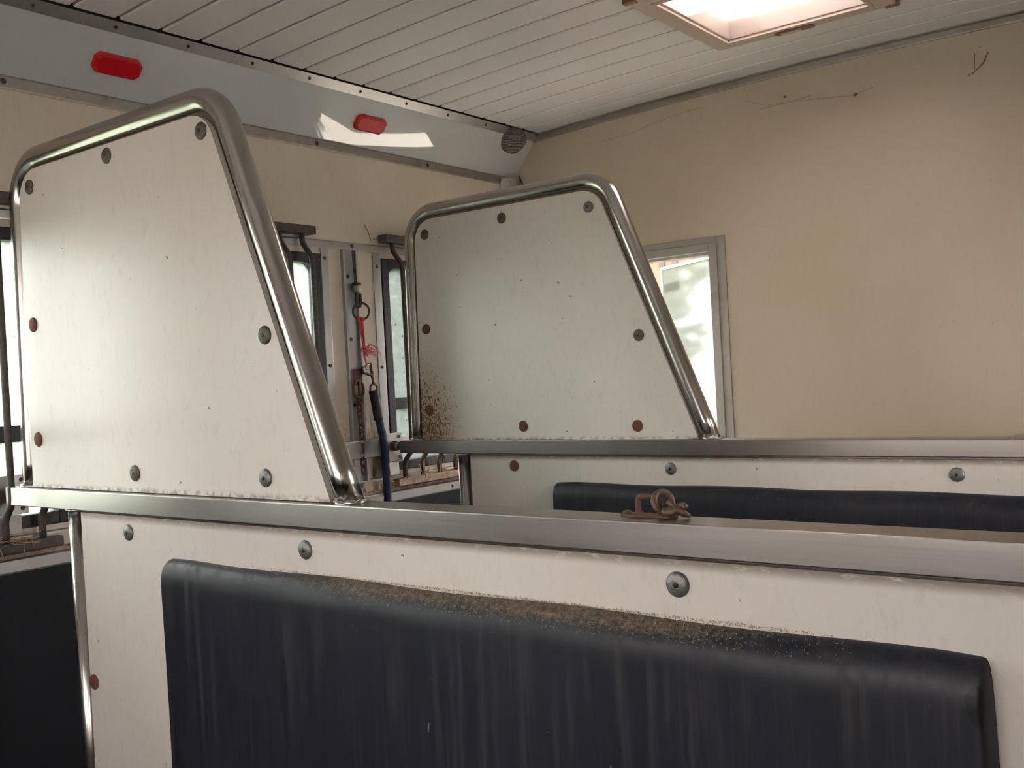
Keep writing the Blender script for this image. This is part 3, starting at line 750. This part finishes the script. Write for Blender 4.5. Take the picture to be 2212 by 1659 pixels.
# ------------------------------------------------------------------ wasp nest in the corner
r = random.Random(11)
cen = Vector((.104, -.130, 1.046)); mb = MB(); V = []; Fc = []; nl, ns = 22, 28
for j in range(nl+1):
    tt = j/nl; ph = PI*(.10+.86*tt); zz = .046*math.cos(ph)*(1.0 if ph < PI/2 else 1.12)
    rr = .052*math.sin(ph)**.85*(1.0 if ph < PI/2 else 1-.16*((ph-PI/2)/(PI/2))**1.3)
    if j == nl: rr = .007
    for k in range(ns):
        a = 2*PI*k/ns; q = 1+.035*math.sin(5*a+tt*9)+.02*math.sin(17*tt*2+a)+r.uniform(-.008, .008)
        V.append(cen+Vector((rr*q*math.cos(a), rr*q*math.sin(a), zz+.0012*math.sin(3*a+j))))
Fc = [(j*ns+k, j*ns+(k+1) % ns, (j+1)*ns+(k+1) % ns, (j+1)*ns+k) for j in range(nl) for k in range(ns)]
Fc.append(tuple(range(ns)))
root = empty('wasp_nest', (.104, -.13, 1.0)); tag(root, 'grey papery wasp nest hanging in the ceiling corner', 'wasp nest')
mb.add(V, Fc, True).build('paper_shell', M['nest'], root)
MB().lathe([(.0085, 0), (.0085, .004), (.0006, .012)], 12, cen+Vector((0, 0, -.0535)), (0, 0, 1)).build('entrance_hole', M['black'], root)
MB().lathe([(.030, 0), (.034, .008), (.037, .0125)], 16, cen+Vector((0, 0, .022)), (0, 0, 1)).build('attachment', M['nest'], root)

# ------------------------------------------------------------------ roof hatch
hz = ZC-.026
root = empty('roof_hatch', (1.29, -.655, hz)); tag(root, 'beige plastic roof hatch with a milky lit dome', 'roof hatch')
X0, X1, Y0_, Y1_ = 1.048, 1.545, -.90, -.381
def frame(mb, x0, x1, ya, yb, wd, z0, z1, bev=.003):
    mb.box((x0, ya, z0), (x0+wd, yb, z1), bev); mb.box((x1-wd, ya, z0), (x1, yb, z1), bev)
    mb.box((x0+wd-.002, ya, z0), (x1-wd+.002, ya+wd, z1), bev); mb.box((x0+wd-.002, yb-wd, z0), (x1-wd+.002, yb, z1), bev); return mb
frame(MB(), X0, X1, Y0_, Y1_, .050, hz, ZC-.0006, .004).build('frame', M['hatch'], root)
frame(MB(), X0+.046, X1-.046, Y0_+.046, Y1_-.046, .010, hz-.004, hz+.012, .002).build('inner_lip', M['hatch'], root)
frame(MB(), X0+.056, X1-.056, Y0_+.056, Y1_-.056, .006, hz+.004, ZC+.075, .001).build('upstand', M['dome'], root)
for (cx, cy) in ((X0, Y0_), (X1, Y1_), (X1, Y0_)):
    sx = 1 if cx == X0 else -1; sy = 1 if cy == Y0_ else -1
    MB().box((cx-sx*.006, cy-sy*.006, hz-.002), (cx+sx*.030, cy+sy*.014, hz+.020), .003).build('corner_clip', M['hatch_dark'], root)
# handle recess on the side next to the back wall
def stad(cx, cy, a, b, n=16):
    return [(cx+math.copysign(a-b, math.cos(2*PI*(k+.5)/n))+b*math.cos(2*PI*(k+.5)/n), cy+b*math.sin(2*PI*(k+.5)/n)) for k in range(n)]
MB().prism(stad(1.278, Y1_-.014, .056, .0165), 2, hz-.0012, hz+.004).build('handle_recess', M['hatch_dark'], root)
MB().prism(stad(1.268, Y1_-.013, .030, .0085), 2, hz-.0042, hz-.0008).build('latch_grip', M['hatch'], root)
MB().prism(stad(1.268, Y1_-.043, .010, .003), 2, hz-.0052, hz-.003).build('latch_tab', M['hatch_dark'], root)
mb = MB(); V = []; nn_ = 14; xa, xb, ya, yb_ = X0+.058, X1-.058, Y0_+.058, Y1_-.058
for j in range(nn_+1):
    for i in range(nn_+1):
        u_, v_ = i/nn_*2-1, j/nn_*2-1; e = (1-u_**6)*(1-v_**6)
        V.append((xa+(xb-xa)*i/nn_, ya+(yb_-ya)*j/nn_, ZC+.070+.045*e**.5))
Fc = [(j*(nn_+1)+i, j*(nn_+1)+i+1, (j+1)*(nn_+1)+i+1, (j+1)*(nn_+1)+i) for j in range(nn_) for i in range(nn_)]
mb.add(V, Fc, True).build('dome', M['dome'], root)
MB().box((1.17, -.80, ZC+.050), (1.27, -.70, ZC+.068), .004).build('vent_block', M['dome'], root)

# ------------------------------------------------------------------ straw, cobweb and scraps
def straws(mb, n, box, lmin, lmax, seed, down=False):
    r = random.Random(seed)
    for k in range(n):
        p = Vector([r.uniform(a, b) for a, b in zip(box[0], box[1])]); L = r.uniform(lmin, lmax)
        d = Vector((r.uniform(-.15, .25), r.uniform(-1, 1), r.uniform(-.12, .12)))
        if down: d = Vector((r.uniform(.0, .3), r.uniform(-.5, .5), -1))
        d = d.normalized()*L; mid = p+d*.5+Vector((0, 0, r.uniform(-.004, .004)))
        mb.sweep([p, mid, p+d], r.uniform(.0006, .0013), 4, caps=False)
    return mb
mb = straws(MB(), 46, ((.020, -2.30, -.127), (.046, -1.915, -.118)), .03, .09, 1); straws(mb, 10, ((.040, -2.2, -.122), (.047, -1.92, -.118)), .02, .04, 2, True)
o = mb.build('straw_wisps', M['straw']); tag(o, 'loose wisps of straw on the guard bar beside the tie-ring partition', 'straw', kind='stuff')
mb = straws(MB(), 12, ((.020, -.71, -.126), (.046, -.47, -.119)), .04, .10, 4); straws(mb, 6, ((.044, -.70, -.10), (.048, -.5, -.06)), .03, .06, 6, True)
for q in ((-.745, -.148), (-.755, -.153), (-.77, -.146)): mb.sweep([(.046, -.715, -.121), (.034, q[0], q[1]), (.02, q[0]-.05, q[1]-.02)], .0011, 4, caps=False)
o = mb.build('straw_wisps', M['straw']); tag(o, 'loose wisps of straw on the guard bar below the corner window', 'straw', kind='stuff')
root = MB().sweep([(1.618, -.004, .956), (1.640, -.006, .966), (1.662, -.006, .984), (1.676, -.004, 1.012)], [.0008, .0014, .0022, .0012], 6).sweep([(1.636, -.004, .958), (1.640, -.005, .975), (1.642, -.004, 1.018)], .0008, 5)
o = root.build('straw_stalk', M['cob']); tag(o, 'bent straw stalk stuck high on the cream wall', 'straw')
mb = MB()
mb.sweep([(.40+.0, -.003, 1.0), (.52, -.004, 1.004), (.60, -.003, 1.02), (.70, -.004, 1.035), (.80, -.003, 1.04)], .0004, 4)
mb.sweep([(1.00, -.003, .992), (1.12, -.004, .995), (1.17, -.003, 1.0)], .0005, 4); mb.sweep([(.95, -.004, 1.03), (1.02, -.005, 1.0), (1.2, -.004, .985), (1.30, -.005, .972), (1.36, -.004, .985)], .0004, 4)
mb.sweep([(1.302, -.006, .972), (1.31, -.007, .974)], .0038, 6); mb.sweep([(1.085, -.006, 1.012), (1.091, -.007, 1.013)], .0035, 6)
o = mb.build('cobweb_threads', M['cob']); tag(o, 'dusty cobweb threads along the top of the cream wall', 'cobweb')
o = MB().sweep([(.003, -.80, .690), (.005, -.785, .665), (.004, -.775, .64), (.0045, -.735, .652), (.004, -.74, .668)][:3]+[(.004, -.755, .648), (.006, -.73, .645)], .0011, 5).build('cobweb_strand', M['cob'])
tag(o, 'single dark cobweb strand on the pale wall above the chain', 'cobweb')
# grey rounded lining edge on the back wall, just showing over the far rail
pr = [(1.64, -.42), (1.64, -.075), (1.66, -.063), (1.69, -.055), (1.73, -.046), (1.80, -.040), (2.4, -.036), (2.4, -.42)]
o = MB().prism(pr, 1, -.010, -.0005).build('grey_lining', M['alu_dirty']); tag(o, 'grey lining sheet with a sloping edge low on the cream wall', 'lining')

# ------------------------------------------------------------------ outside
o = MB().box((-40, -40, ZF-1.0), (-3, 40, ZF-.9)).build('grass_field', M['grass']); o['kind'] = 'structure'
o = MB().box((-3, -40, ZF-1.0), (40, 40, ZF-.9)).build('gravel_yard', M['gravel']); o['kind'] = 'structure'  # unseen ground, made grey so light bounced indoors is not green
def tree(x, y, h, rad, seed, lab):
    r = random.Random(seed); zb = ZF-.9
    root = empty('leafy_tree', (x, y, zb)); tag(root, lab, 'tree', 'trees beyond the left windows')
    MB().sweep([(x, y, zb), (x+.1, y, zb+h*.3), (x, y+.1, zb+h*.6)], [.2, .14, .08], 8).build('trunk', M['bark'], root)
    V = []; Fc = []
    blobs = [(r.uniform(-.4, .4)*rad, r.uniform(-.55, .55)*rad, h*(.14+.72*q/13), rad*r.uniform(.36, .45)) for q in range(14)]
    for k in range(9000):
        b = blobs[r.randrange(14)]; v = Vector((r.gauss(0, 1), r.gauss(0, 1), r.gauss(0, 1))).normalized()*b[3]*r.random()**.3
        P = Vector((x+b[0], y+b[1], zb+b[2]))+v; d = Vector((r.gauss(0, 1), r.gauss(0, 1), r.gauss(0, .6))).normalized()*.10; e = d.orthogonal().normalized()*.045
        n0 = len(V); V += [P-d, P+e, P+d, P-e]; Fc.append((n0, n0+1, n0+2, n0+3))
    f = MB().add(V, Fc).build('foliage', M['leaf'], root); f['kind'] = 'stuff'
tree(-7.0, 5.6, 5.6, 2.1, 1, 'tall leafy tree seen through the corner window')
tree(-7.2, 1.4, 5.8, 2.1, 2, 'tall leafy tree seen through the window beside the tie-ring partition')
tree(-7.1, -2.8, 5.5, 2.1, 4, 'unseen leafy tree kept for the window light, farthest from the corner window')  # out of view; stands here because it blocks sky light at the windows
# terracotta outbuilding behind the back window
root = empty('outbuilding', (-1.3, 2.6, ZF-.9)); tag(root, 'terracotta outbuilding wall seen through the open back window', 'building')
MB().box((-2.4, 2.5, ZF-.9), (-.3, 2.7, 1.3)).build('wall', M['terracotta'], root)
for x in (-.745, -.655, -.93): MB().box((x-.017, 2.485, .806), (x+.017, 2.499, .852)).build('vent', M['vent'], root)
MB().prism([(2.3, 1.3), (2.9, 1.3), (2.9, 1.36), (2.3, 1.36)], 0, -2.5, -.2).build('roof_edge', M['outer'], root)
